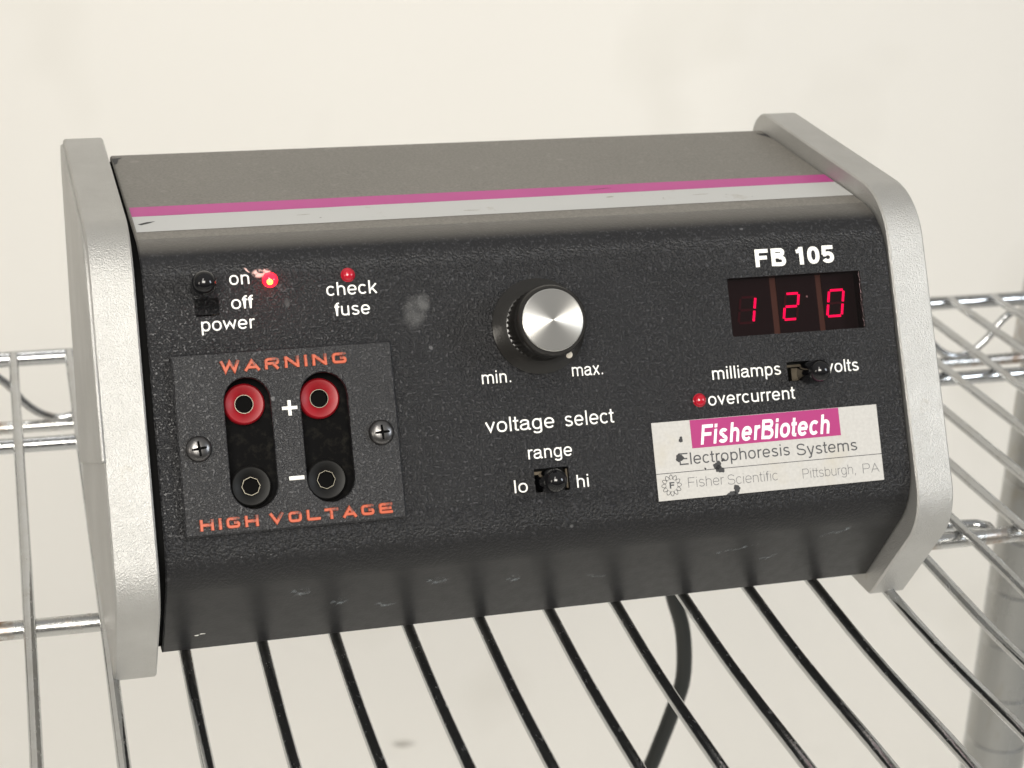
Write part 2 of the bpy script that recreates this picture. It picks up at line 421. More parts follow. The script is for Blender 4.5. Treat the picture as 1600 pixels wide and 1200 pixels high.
# ------------------------------------------------------------------ grotesque stroke lettering
ADV = dict(a=.556, b=.556, c=.5, e=.556, f=.278, g=.556, h=.556, i=.222, k=.5, l=.222, m=.833, n=.556, o=.556, p=.556, r=.333, s=.5,
           t=.278, u=.556, v=.5, w=.722, x=.5, y=.5, F=.611, B=.667, P=.667, A=.667, E=.667, S=.667)
ADV.update({'.': .278, ',': .278, ' ': .278, '1': .47, '0': .556, '5': .556})
def glyph(ch, w):
    h = w / 2; X = .53; A = .72; D = -.205; t = X - h; cx = .278; ry = X / 2 - h + .006; cy = X / 2
    def arch(l, r, top, rad=.16, y0=0):
        return [(l, top - rad)] + el((l + r) / 2, top - rad, (r - l) / 2, rad, 180, 0)[1:] + [(r, y0)]
    if ch == 'o': return [('c', el(cx, cy, .235 - h, ry, 0, 360, 28)[:-1])]
    if ch == 'c': return [el(.262, cy, .228 - h, ry, 42, 318)]
    if ch == 'e': return [el(cx, cy, .235 - h, ry, 0, 322, 22) , [(.045 + h, cy), (.512 - h * .5, cy)]]
    if ch == 'a': return [[(.06 + h * .6, X * .70)] + el(.26, X * .72, .18 - h * .3, t - X * .72, 165, 0) + [(.44 - h * .5, .12), (.455, h * .9), (.53, h * .9)],
                          el(.235, .155, .175 - h * .4, .155 - h, 80, 360, 16)[:-2] + [(.44 - h * .5, .23)] if False else
                          [(.44 - h * .5, .335), (.34, .305)] + el(.225, .155, .175 - h * .6, .15 - h * .7, 95, 300) + [(.37, .075), (.44 - h * .5, .17)]]
    if ch in 'bdpqg':
        s = .07 + h if ch in 'bp' else .486 - h
        ox = .29 if ch in 'bp' else .266
        st = {'b': [(s, 0), (s, A)], 'd': [(s, 0), (s, A)], 'p': [(s, D), (s, X)], 'q': [(s, D), (s, X)]}.get(ch)
        if ch == 'g': st = [(s, X), (s, -.03)] + el(.27, -.05, s - .27, .16 - h, 0, -160)
        return [st, ('c', el(ox, cy, .225 - h, ry, 0, 360, 26)[:-1])]
    if ch == 'h': return [[(.07 + h, 0), (.07 + h, A)], arch(.07 + h, .486 - h, t)]
    if ch == 'n': return [[(.07 + h, 0), (.07 + h, X)], arch(.07 + h, .486 - h, t)]
    if ch == 'm': return [[(.065 + h, 0), (.065 + h, X)], arch(.065 + h, .4165, t, .14), arch(.4165, .768 - h, t, .14)]
    if ch == 'u': return [[(.486 - h, X), (.486 - h, 0)], [(.07 + h, X)] + [(x, y) for x, y in el(.278, .16 + h * .3, .208 - h, .16 - h * .7, 180, 360)]]
    if ch == 'r': return [[(.07 + h, 0), (.07 + h, X)], [(.07 + h, t - .17)] + el(.26, t - .17, .19 - h, .17, 175, 100) + [(.325, t + h * .2)]]
    if ch == 'i': return [[(.111, 0), (.111, X)], [(.111, A - w * 1.05), (.111, A)]]
    if ch == 'l': return [[(.111, 0), (.111, A)]]
    if ch == 'k': return [[(.067 + h, 0), (.067 + h, A)], [(.45, X), (.067 + h, .165)], [(.22, .31), (.455, 0)]]
    if ch == 'f': return [[(.125, 0), (.125, A - .14)] + el(.235, A - .14, .11, .14 - h, 180, 95) + [(.265, A - h)], [(.01, t), (.265, t)]]
    if ch == 't': return [[(.125, .69), (.125, .12)] + el(.205, .12, .09, .12 - h, 180, 268) + [(.26, h)], [(.01, t), (.26, t)]]
    if ch == 's': return [el(.25, .39, .185 - h, .14 - h * .9, 20, 250, 14) + [(.25, .272)] + el(.25, .147, .20 - h, .147 - h, 78, -165, 14)]
    if ch == 'v': return [[(.02 + h, X), (.25, w * .95), (.48 - h, X)]]
    if ch == 'w': return [[(.02 + h, X), (.19, w * 1.3), (.361, X - w * 1.3), (.532, w * 1.3), (.702 - h, X)]]
    if ch == 'x': return [[(.03 + h, 0), (.47 - h, X)], [(.03 + h, X), (.47 - h, 0)]]
    if ch == 'y': return [[(.02 + h, X), (.25, 0.0)], [(.48 - h, X), (.235, -.12), (.19, D + h), (.09, D + h)]]
    if ch == '.': return [[(.139, 0), (.139, w * 1.1)]]
    if ch == ',': return [[(.139, w), (.139, 0), (.10, -.13)]]
    if ch == 'F': return [[(.08 + h, 0), (.08 + h, A)], [(.08 + h, A - h), (.58, A - h)], [(.08 + h, .37), (.53, .37)]]
    if ch == 'E': return [[(.08 + h, 0), (.08 + h, A)], [(.08 + h, A - h), (.61, A - h)], [(.08 + h, .375), (.57, .375)], [(.08 + h, h), (.62, h)]]
    if ch == 'P': return [[(.085 + h, 0), (.085 + h, A)], [(.085 + h, A - h), (.40, A - h)] + el(.43, .515, .19 - h, .205 - h, 90, -90) + [(.085 + h, .31 + h)]]
    if ch == 'B': return [[(.08 + h, 0), (.08 + h, A)], [(.08 + h, A - h), (.38, A - h)] + el(.41, .545, .185 - h, .175 - h, 90, -90) + [(.08 + h, .37 + h)],
                          [(.08 + h, .385), (.38, .385)] + el(.42, .2, .21 - h, .2 - h * .8, 90, -90) + [(.08 + h, h)]]
    if ch == 'A': return [[(.02 + h, 0), (.333, A - w), (.647 - h, 0)], [(.14, .245), (.525, .245)]]
    if ch == 'S': return [el(.333, .53, .255 - h, .19 - h * .9, 15, 250, 16) + [(.34, .368)] + el(.335, .2, .285 - h, .2 - h, 78, -170, 16)]
    if ch == '1': return [[(.36 - h, 0), (.36 - h, A)], [(.09, .535), (.20, .56), (.36 - h, .68)]]
    if ch == '0': return [('c', el(.278, .355, .235 - h, .355 - h, 0, 360, 28, 2.4)[:-1])]
    if ch == '5': return [[(.49, A - h), (.14, A - h), (.09 + h * .4, .35)], [(.10, .36)] + el(.275, .235, .235 - h, .235 - h, 135, -155, 18)]
    return []
def text(s, xl, xr, base, em, w, z, slant=0, track=0):
    """Word in panel mm: from xl to xr along x, baseline at distance base down the panel."""
    adv = sum(ADV[c] for c in s) + track * (len(s) - 1)
    first, last = .06, .05
    k = (xr - xl) / (adv - first - last); x = -first; gs = []
    for ch in s:
        j = 0
        for pl in glyph(ch, w * em / k if False else w):
            closed = pl[0] == 'c' and not isinstance(pl[0], tuple)
            if closed: pl = pl[1]
            g = ribbon(pl, w, 0, closed=closed)
            V = [((xl + (vx + x + slant * vy) * k) * .001, (-base + vy * em) * .001, z + j * .000012) for vx, vy, vz in g[0]]
            gs.append((V, g[1])); j += 1
        x += ADV[ch] + track
    V, F = merge(*gs)
    return V, F

# ------------------------------------------------------------------ room
mk('wall', ([(-4, 1.35, -1.3), (6, 1.35, -1.3), (6, 1.35, 3), (-4, 1.35, 3)], [(0, 1, 2, 3)]), 'wall_paint', kind='structure')
mk('floor', ([(-4, -4, -1.3), (6, -4, -1.3), (6, 1.35, -1.3), (-4, 1.35, -1.3)], [(0, 1, 2, 3)]), 'floor_paint', kind='structure')

# ------------------------------------------------------------------ wire shelf
PHI = math.radians(-1.2)
SM = Matrix.Rotation(PHI, 4, 'Z')
ZW = -.0268; ZR = -.0315; RW = .00215; RR = .0034
shelf = empty('wire_shelf', SM @ T(.06, .14, -.0705), 'chromed wire shelf of thin parallel rods under the black instrument', 'shelf')
def wpath(x, k):
    ys = [-.092 + (.372 + .092) * i / 32 for i in range(33)]; ph = random.uniform(0, 6)
    return [(x + .0005 * math.sin(y * 9 + ph), y, ZW - (.0022 * math.sin(PI * (y + .042) / .159) ** 2 if -.042 < y < .117 else 0)) for y in ys]
for k in range(-14, 21):
    x = -.0419 + .025845 * k
    M = SM @ T(x, 0, ZW)
    mk('wire', tube([(p[0] - x, p[1], p[2] - ZW) for p in wpath(x, k)], RW, 12), 'chrome', shelf, M, 70)
XL, XR = -.41, .515
for y, m in ((.277, 'chrome'), (.117, 'rusty_chrome'), (-.042, 'chrome')):
    mk('cross_rod', tube([(XL, 0, 0), (-.1, 0, 0), (.2, 0, 0), (XR, 0, 0)], RR, 14), m, shelf, SM @ T(0, y, ZR), 70)
# hairpin brace welded alongside the middle cross rod, right of the instrument
hp = [(.300, 0, 0), (.325, 0, 0), (.333, -.001, 0), (.337, -.004, 0), (.3365, -.008, 0)]
mk('brace_rod', tube([(.290, 0, 0)] + hp, .0022, 10), 'chrome', shelf, SM @ T(0, .1285, ZR), 70)
for y in (.374, -.092):
    mk('edge_rod', tube([(XL, 0, 0), (0, 0, 0), (.3, 0, 0), (.509, 0, 0)], .0037, 14), 'chrome', shelf, SM @ T(0, y, -.0292), 70)
    mk('lower_edge_rod', tube([(XL, 0, 0), (0, 0, 0), (.3, 0, 0), (.509, 0, 0)], .0031, 14), 'rusty_chrome', shelf, SM @ T(0, y, -.0645), 70)
    wav = []
    for i in range(24 * 11):
        x = XL + .02 + i * .08 / 24
        if x > .505: break
        f = math.cos((x + .022) / .08 * 2 * PI); f = math.copysign(abs(f) ** .8, f)
        wav.append((x, 0, -.0468 - .0138 * f))
    mk('wave_rod', tube(wav, .0021, 8), 'chrome', shelf, SM @ T(0, y - .001, 0), 70)
for x in (XL, .5135):
    mk('side_rod', tube([(0, -.092, 0), (0, .1, 0), (0, .374, 0)], .0037, 12), 'chrome', shelf, SM @ T(x, 0, -.0292), 70)
    mk('lower_side_rod', tube([(0, -.092, 0), (0, .1, 0), (0, .374, 0)], .0031, 12), 'chrome', shelf, SM @ T(x, 0, -.0645), 70)
# corner post
prof = [(.0001, -1.3), (.019, -1.3)]
zz = -1.22
while zz < .5:
    g0 = zz
    prof += [(.0190, g0 - .0012), (.0180, g0 - .0004), (.0180, g0 + .0004), (.0190, g0 + .0012)]
    zz += .0352
prof += [(.019, .52), (.0001, .52)]
post = empty('shelf_post', T(.539, .378, -1.3), 'round grooved chrome post seen through the rods at the right edge', 'post')
off = (-.325 + 1.22) % .0352
mk('pole', lathe([(r, z + (off if -1.25 < z < .51 else 0)) for r, z in prof], 36), 'post_chrome', post, T(.539, .378, 0), 50)
mk('collar', lathe([(.0195, -.072), (.0255, -.070), (.0235, -.012), (.0225, -.010), (.0195, -.010)], 32), 'chrome', shelf, T(.539, .378, 0), 50)

# ------------------------------------------------------------------ instrument
W = .262
FT = Vector((.0923, .1121)); FL = Vector((.04664, .02241)); BB = Vector((.2034, .11565)); BO = Vector((.07327, -.0210))
U = (FL - FT).normalized(); LN = (FL - FT).length; NRM = Vector((-.8911, .4537))
unit = empty('power_supply', T(.131, .125, -.0284),
             'black laboratory power supply with silver end plates and a glowing red 120 display', 'power supply')
# panel frame: x right, y up along the panel, z out of it; origin at the upper virtual corner
PM = Matrix(((1, 0, 0, 0), (0, -U.x, NRM.x, FT.x), (0, -U.y, NRM.y, FT.y), (0, 0, 0, 1)))
def P(x, s, h=0): return PM @ T(x * .001, -s * .001, h * .001)

# end plates
pl_prof = fillet([(.2125, .1229), (.0950, .1187), (.0407, .0169), (.0700, -.0284), (.192, -.0284)], [.012, .028, .021, .004, .012], 12)
def slab(poly, x0, x1, b):
    i_ = inset(poly, b); rows = [(x0, i_), (x0 + b, poly), (x1 - b, poly), (x1, i_)]; n = len(poly); V = []; F = []
    for x, q in rows: V += [(x, y, z) for y, z in q]
    for j in range(3): F += [(j * n + i, j * n + (i + 1) % n, (j + 1) * n + (i + 1) % n, (j + 1) * n + i) for i in range(n)]
    F.append(tuple(range(n))); F.append(tuple(3 * n + i for i in range(n)))
    return V, F
def local(g, M):
    Mi = M.inverted(); return [tuple(Mi @ Vector(v)) for v in g[0]], g[1]
TP = .0140
M = T(-TP / 2, .12, .045)
skin = inset(fillet([(.2125, .1229), (.0950, .1187), (.0560, .0450), (.0590, .0570), (.1790, .0030)], [.012, .028, 0, .0, .004], 8), .0012)
skin = fillet([(.2105, .1212), (.0955, .1170), (.0600, .0560), (.1950, -.0045)], [.011, .027, .001, .004], 8)
mk('end_plate', local(merge(slab(pl_prof, -TP, 0, .0006), slab(skin, -TP - .0010, -TP + .0004, .0004)), M), 'silver_paint', unit, M, 35, label='left silver end plate')
M = T(W + TP / 2, .12, .045)
mk('end_plate', local(slab(pl_prof, W, W + TP, .0006), M), 'silver_paint', unit, M, 35, label='right silver end plate')
# small screw boss / foot is omitted; housing shell
X0, X1 = .0024, W - .0003
full = fillet([tuple(BB), tuple(FT), tuple(FL), tuple(BO), (.2034, -.0210)], [.004, .025, .024, .001, .001], 14)
# indices: corner arcs have 15 points each
a_bb, a_ft, a_fl = full[0:15], full[15:30], full[30:45]
rest = full[45:]
def strip(pts, xs, insets):
    V = []; F = []; n = len(pts)
    for x, d in zip(xs, insets):
        if d:
            q = []
            for i in range(n):
                a = Vector(pts[max(i - 1, 0)]); b = Vector(pts[min(i + 1, n - 1)]); tdir = (b - a).normalized()
                q.append((pts[i][0] + tdir.y * -d * -1 * -1, pts[i][1] + tdir.x * d * 1)) if False else q.append((pts[i][0] - tdir.y * d, pts[i][1] + tdir.x * d))
        else: q = pts
        V += [(x, y, z) for y, z in q]
    for j in range(len(xs) - 1): F += [(j * n + i, j * n + i + 1, (j + 1) * n + i + 1, (j + 1) * n + i) for i in range(n - 1)]
    return V, F
BV = .0005; xs = [X0, X0 + BV, X1 - BV, X1]
HM = T(.131, .12, .045)
ins = [BV, 0, 0, BV]
lower = local(strip([full[44]] + rest + [full[0]], xs, [0, 0, 0, 0]), HM)
housing = mk('housing', local(merge(strip(a_ft + [a_fl[0]], [X0, X0 + BV], [BV, 0]), strip(a_ft + [a_fl[0]], [X1 - BV, X1], [0, BV]),
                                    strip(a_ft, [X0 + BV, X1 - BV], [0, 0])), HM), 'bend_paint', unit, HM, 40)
# lower bend and chamfer, bottom and back, in the smooth paint
mk('lower_cover', local(merge(strip(a_fl + rest[:3], xs, ins), strip(rest[2:] + a_bb[:1], xs, [0, 0, 0, 0])), HM), 'lower_bend_paint', unit, HM, 40)
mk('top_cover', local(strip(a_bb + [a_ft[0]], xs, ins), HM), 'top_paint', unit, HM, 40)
for x0_, x1_ in ((0.0001, X0 + .0002), (X1 - .0002, W - .0001)):
    core = inset(full, .0022)
    mk('seam', local(slab(core, x0_, x1_, .00002), HM), 'gap_black', unit, HM)
# flat front panel with its openings
s0 = (Vector(a_ft[-1]) - FT).length * 1000; s1 = (Vector(a_fl[0]) - FT).length * 1000
DH = (199.9, 250.3, 18.9, 39.2)
openings = [rect(.0180, .0257, -.0206, -.0066, .0004), rect(.1244, .1364, -.0861, -.0783, .0004), rect(.2187, .2334, -.0560, -.0493, .0004),
            rect(DH[0] * .001, DH[1] * .001, -DH[3] * .001, -DH[2] * .001, .0006), rect(.0225, .0665, -.0850, -.0395)]
mk('front_panel', plate([(X0 + BV, -s1 * .001), (X1 - BV, -s1 * .001), (X1 - BV, -s0 * .001), (X0 + BV, -s0 * .001)], openings, -.0012, 0), 'panel_paint', unit, P(0, 0))
def pocket(x0, x1, y0, y1, z0, z1):
    v, f = box(x0, x1, y0, y1, z0, z1); return v, [q for q in f if q != (4, 5, 7, 6)]
# stripes on the top cover
TDIR = (FT - BB).normalized(); TN = Vector((TDIR.y, -TDIR.x)); 
if TN.y < 0: TN = -TN
TM = Matrix(((1, 0, 0, 0), (0, -TDIR.x, TN.x, BB.x), (0, -TDIR.y, TN.y, BB.y), (0, 0, 0, 1)))
def tape(l, r, z, x0=.0034, x1=W - .0006):
    n = 24; V = []; F = []
    for i in range(n + 1):
        f = i / n; x = x0 + (x1 - x0) * f
        for tt in (l[0] + (r[0] - l[0]) * f, l[1] + (r[1] - l[1]) * f):
            V.append((x, -(tt + random.uniform(-.10, .10)) * .001, z))
    F = [(2 * i, 2 * i + 1, 2 * i + 3, 2 * i + 2) for i in range(n)]
    return V, F
mk('magenta_stripe', tape((64.2, 73.9), (62.9, 72.0), .00010), 'magenta_tape', unit, TM, 'keep')
mk('white_stripe', tape((74.0, 89.6), (72.1, 88.0), .00010), 'white_tape', unit, TM, 'keep')
mk('tear_mark', ([(.0045, -.0818, .00014), (.0075, -.0800, .00014), (.0105, -.0795, .00014), (.0085, -.0812, .00014), (.0055, -.0828, .00014)], [(0, 1, 2, 3, 4)]), 'dark_mark', unit, TM, 'keep')
mk('corner_notch', ([(.0026, -.0075, .0001), (.0064, -.0066, .0001), (.0048, -.0090, .0001), (.0040, -.0135, .0001), (.0028, -.0150, .0001)], [(0, 1, 2, 3, 4)]), 'dark_mark', unit, TM, 'keep')
for x, t_, w, h, r in ((170.5, 67.6, 9, .35, .12), (60, 80, 5, .3, .1), (118, 84, 6, .4, -.05), (205, 79, 7, .3, .08), (171, 77, 3, .8, .2)):
    mk('tear_mark', ([(x * .001 + math.cos(a + r) * w * .0005, -t_ * .001 + math.sin(a) * h * .0005 + math.cos(a) * w * .0005 * math.sin(r), .00013) for a in [2 * PI * i / 10 for i in range(10)]], [tuple(range(10))]), 'dark_mark' if t_ < 70 else 'grime_mark', unit, TM, 'keep')
mk('corner_notch', ([(.2610, -.0085, .0001), (.2568, -.0072, .0001), (.2585, -.0100, .0001), (.2610, -.0140, .0001)], [(0, 1, 2, 3)]), 'dark_mark', unit, TM, 'keep')

# slide switches
def switch(name_label, x0, x1, s0, s1, bx, bs, strips):
    cx, cs = (x0 + x1) / 2, (s0 + s1) / 2
    sw = mk('slide_switch', pocket(-(x1 - x0) / 2000 - .0001, (x1 - x0) / 2000 + .0001, -(s1 - s0) / 2000 - .0001, (s1 - s0) / 2000 + .0001, -.0065, -.0011), 'pocket_black', unit, P(cx, cs), 'keep', label=name_label)
    r = 3.95
    prof = [(r * .97, -4.5), (r, 2.0), (r, 7.6)] + [(r * math.cos(a), 7.8 + r * math.sin(a)) for a in [PI / 2 * i / 9 for i in range(9)]] + [(.05, 7.8 + r)]
    mk('lever', lathe([(a * .001, b * .001) for a, b in prof], 32), 'gloss_black', sw, P(bx, bs), 40)
    for a in strips:
        mk('contact', box(*[v * .001 for v in a]), 'brass_strip', sw, P(cx, cs))
switch('power slide switch with the lever up at on', 18.0, 25.7, 6.6, 20.6, 20.7, 11.0, [(1.7, 2.7, -6.6, 3, -5, -1.6), (3.2, 3.7, -6.6, 2, -3, -.9)])
switch('range slide switch set to hi', 124.4, 136.4, 78.3, 86.1, 129.1, 82.8, [(-6, -2, 2.0, 3.0, -4, -1.6), (5.2, 5.8, -3.2, 3.2, -3, -1.2)])
switch('meter slide switch set to volts', 218.7, 233.4, 49.3, 56.0, 226.9, 53.6, [(-7.2, -1.5, 1.6, 2.4, -4, -1.5), (-5.0, -2.6, -3.1, 1.2, -4, -2.0)])

# indicator lamps
def dome(r, h, n=28):
    return lathe([(r * 1.12, 0), (r * 1.12, .0003), (r, .0005)] + [(r * math.cos(a), .0005 + h * math.sin(a)) for a in [PI / 2 * i / 7 for i in range(1, 7)]] + [(.00005, .0005 + h)], n)
mk('indicator_light', dome(.0022, .0016), 'lit_lens', unit, P(42.6, 10.2), 40, label='glowing red power light')
core = lathe([(.0001 + .0009 * math.sin(a), .0009 * -math.cos(a)) for a in [PI * i / 8 for i in range(9)]], 16)
lamp_core = mk('light_core', core, 'lit_core', bpy.data.objects['indicator_light'], P(42.3, 11.0, 1.55), 40)
mk('indicator_light', dome(.0021, .0016), 'red_lens', unit, P(68.0, 10.1), 40, label='unlit red light above the words check fuse')
mk('indicator_light', dome(.0021, .0016), 'red_lens', unit, P(185.2, 60.0), 40, label='unlit red light beside the word overcurrent')

# knob
KX, KS = 130.7, 31.0
n = 60
skirt = lathe([(.0161, 0), (.0161, .0009), (.0156, .0013), (.0135, .0024), (.0121, .0034), (.0115, .0036)], 64)
knob = mk('voltage_knob', skirt, 'knob_black', unit, P(KX, KS), 35, label='black voltage knob with a spun silver cap')
V = []; F = []; N = 168
rows = [(.0119, .0030), (.0116, .0125)]
for r, z in rows:
    for i in range(N):
        rr = r - (.0005 if i % 4 in (2, 3) else 0); a = 2 * PI * i / N; V.append((rr * math.cos(a), rr * math.sin(a), z))
F = [(i, (i + 1) % N, N + (i + 1) % N, N + i) for i in range(N)]
mk('fluted_grip', (V, F), 'knob_black', knob, P(KX, KS), 25)
mk('grip_rim', lathe([(.0108, .0123), (.0119, .0126), (.0120, .0150), (.0117, .0163), (.0112, .0169), (.0105, .0169), (.0103, .0166)], 64), 'knob_black', knob, P(KX, KS), 35)
mk('cap', lathe([(.0103, .0160), (.0103, .0171), (.0100, .0173), (.0001, .0175)], 96, True, True), 'spun_aluminium', knob, P(KX, KS), 30)
mk('pointer_dot', lathe([(.0012, 0), (.0012, .0003), (.0009, .0005)], 20), 'ivory_dot', knob, P(139.7, 41.4, 2.2), 40)

# display
dx0, dx1, ds0, ds1 = DH; dcx, dcs = (dx0 + dx1) / 2, (ds0 + ds1) / 2
disp = mk('display', pocket(-(dx1 - dx0) / 2000 - .0001, (dx1 - dx0) / 2000 + .0001, -(ds1 - ds0) / 2000 - .0001, (ds1 - ds0) / 2000 + .0001, -.0075, -.0011), 'pocket_black', unit, P(dcx, dcs), 'keep', label='three digit red display reading 120')
mk('filter_pane', box(dx0 * .001 - dcx * .001 + .00005, dx1 * .001 - dcx * .001 - .00005, -.01012, .01012, -.0011, -.0008), 'display_filter', disp, P(dcx, dcs))
mods = [(198.0, 217.9), (220.3, 235.4), (237.6, 256)]
for a, b in mods:
    a2, b2 = max(a, dx0), min(b, dx1 - .1)
    mk('digit_module', box(-(b2 - a2) / 2000, (b2 - a2) / 2000, -.0101, .0101, -.0073, -.0054), 'digit_module', disp, P((a2 + b2) / 2, dcs))
for a, b in ((217.9, 220.3), (235.4, 237.6)):
    mk('divider', box(-(b - a) / 2000, (b - a) / 2000, -.0101, .0101, -.0073, -.0058), 'divider_brown', disp, P((a + b) / 2, dcs))
def digit(cx, s_top, s_bot, wd, lit):
    w_ = .80; hh = (s_bot - s_top); sl = .19
    def pt(x, y): return (x * wd / 2 + (y - .5) * hh * sl, (y - .5) * hh)       # y up, slanted
    seg = dict(a=((-1, 1), (1, 1)), g=((-1, .5), (1, .5)), d=((-1, 0), (1, 0)), f=((-1, 1), (-1, .5)), b=((1, 1), (1, .5)), e=((-1, .5), (-1, 0)), c=((1, .5), (1, 0)))
    for k, (p, q) in seg.items():
        p, q = Vector(pt(*p)), Vector(pt(*q)); d = (q - p).normalized(); p2, q2 = p + d * .42, q - d * .42
        if k in 'agd': p2 -= d * .05; q2 += d * .05
        g = ribbon([p2 * .001, q2 * .001], w_ * .001, 0, depth=.0002, bev=.02)
        mk('digit_segment', g, 'segment_lit' if k in lit else 'segment_dark', disp, P(cx, (s_top + s_bot) / 2, -5.35))
digit(208.4, 25.3, 34.2, 5.6, 'bc')
digit(225.2, 25.0, 34.0, 5.0, 'abged')
digit(242.2, 24.8, 33.9, 5.6, 'abcdef')
mk('decimal_dot', lathe([(.00035, 0), (.0003, .0002)], 12), 'white_print', disp, P(231.5, 26.4, -5.3))

# printed words on the panel
for s, xl, xr, b, em, w in (('on', 29.7, 36.1, 11.1, 5.9, .086), ('off', 29.7, 36.4, 18.9, 5.9, .086), ('power', 19.5, 36.3, 25.4, 5.9, .086),
        ('check', 60.7, 77.0, 16.5, 6.0, .086), ('fuse', 63.0, 74.3, 23.2, 6.0, .086), ('min.', 109.6, 119.8, 48.9, 5.9, .083),
        ('max.', 140.9, 152.0, 48.6, 5.9, .083), ('voltage', 109.5, 133.0, 65.1, 6.7, .080), ('select', 136.8, 153.8, 65.1, 6.7, .080),
        ('range', 122.9, 138.2, 74.9, 6.0, .083), ('lo', 117.1, 121.7, 85.6, 5.9, .083), ('hi', 138.8, 143.1, 85.7, 5.9, .083),
        ('milliamps', 190.8, 216.3, 53.4, 6.0, .086), ('volts', 233.6, 245.8, 54.1, 6.0, .086), ('overcurrent', 188.5, 220.4, 62.1, 6.0, .084),
        ('FB 105', 210.9, 240.9, 15.65, 8.6, .155)):
    cx = (xl + xr) / 2
    g = text(s, xl - cx, xr - cx, 0, em, w, 0)
    mk('lettering', g, 'white_print', unit, P(cx, b, .05), 'keep', label='white printed ' + ('word ' + s.rstrip('.') if s != 'FB 105' else 'model name FB 105'))

# warning plate with jacks
WP = (8.9, 79.95, 32.5, 90.2); wcx, wcs = (WP[0] + WP[1]) / 2, (WP[2] + WP[3]) / 2
def wp(x, s): return ((x - wcx) * .001, -(s - wcs) * .001)
def wslot(cx, r): 
    x, y1 = wp(cx, 41.1); _, y0 = wp(cx, 82.9); return slot(x, y0, y1, r * .001, 14)
o = [wp(WP[0], WP[3]), wp(WP[1], WP[3]), wp(WP[1], WP[2]), wp(WP[0], WP[2])]
wpl = mk('warning_plate', plate(fillet(o, [.0006] * 4, 3), [wslot(31.8, 7.45), wslot(56.4, 7.7)], 0, .0021, .0006, hole_bevel=.00025), 'plate_plastic', unit, P(wcx, wcs, .02), label='black high voltage warning plate')
mk('jack_well', pocket(-.022, .022, -.0228, .0228, -.0100, -.0005), 'pocket_black', wpl, P(44.5, 62.2), 'keep')
for cx in (31.8, 56.4):
    mk('well_floor', box(-.0085, .0085, -.021, .021, -.0006, 0), 'grimy_well', wpl, P(cx + 1.6, 62, -7.3))
for cx in (31.6, 56.0):
    for cs, m, z0 in ((49.1, 'jack_red', -4.2), (75.5, 'black_jack', -4.2)):
        j = mk('jack', lathe([(.0065, -.006), (.0067, -.0012), (.0065, -.0004), (.0060, 0), (.0050, -.0002), (.0036, -.0010), (.0030, -.0014)], 48, False, False), m, wpl, P(cx, cs, z0), 40,
               label=('red' if m == 'jack_red' else 'black') + ' banana jack')
        j2 = lathe([(.00305, -.0018), (.00305, -.0010), (.00285, -.0010), (.00283, -.0016)], 8 if m == 'black_jack' else 32, False, False)
        mk('metal_sleeve', j2, 'rim_metal', wpl, P(cx, cs, z0), 20)
for o_ in list(wpl.children):
    if o_.name.startswith('jack') and not o_.name.startswith('jack_well'):
        pass
for cx in (31.6, 56.0):
    for cs in (49.0, 75.6):
        mk('socket_hole', lathe([(.0029, -.0010), (.0027, -.0026)], 24, False, True), 'gap_black', wpl, P(cx, cs, -4.3))
for cx, cs, rot in ((15.3, 62.6, .12), (73.9, 62.1, .05)):
    sc = lathe([(.0042, 0), (.00415, .0006), (.0038, .0013), (.0030, .0019), (.0018, .0023), (.0001, .0024)], 36)
    s_ = mk('screw', sc, 'screw_metal', wpl, P(cx, cs, 2.1), 50)
    R_ = Matrix.Rotation(rot, 4, 'Z')
    arm = []
    hz = lambda r: .00244 - .00044 * (r / .003) ** 2
    for a in range(4):
        st_ = [.0, .0008, .0015, .0021, .0024]
        q = ([(r, sg * (.00046 - r * .05), hz(r) + .00002 * (a + 1)) for sg in (-1, 1) for r in st_], [(i, i + 1, i + 6, i + 5) for i in range(4)])
        m_ = Matrix.Rotation(a * PI / 2 + rot, 4, 'Z')
        arm.append(([tuple(m_ @ Vector(v)) for v in q[0]], q[1]))
        mk('recess_shade', merge(*arm), 'gap_black', wpl, P(cx, cs, 2.1))  # dark cross laid on the dome, painting the shade of a recess

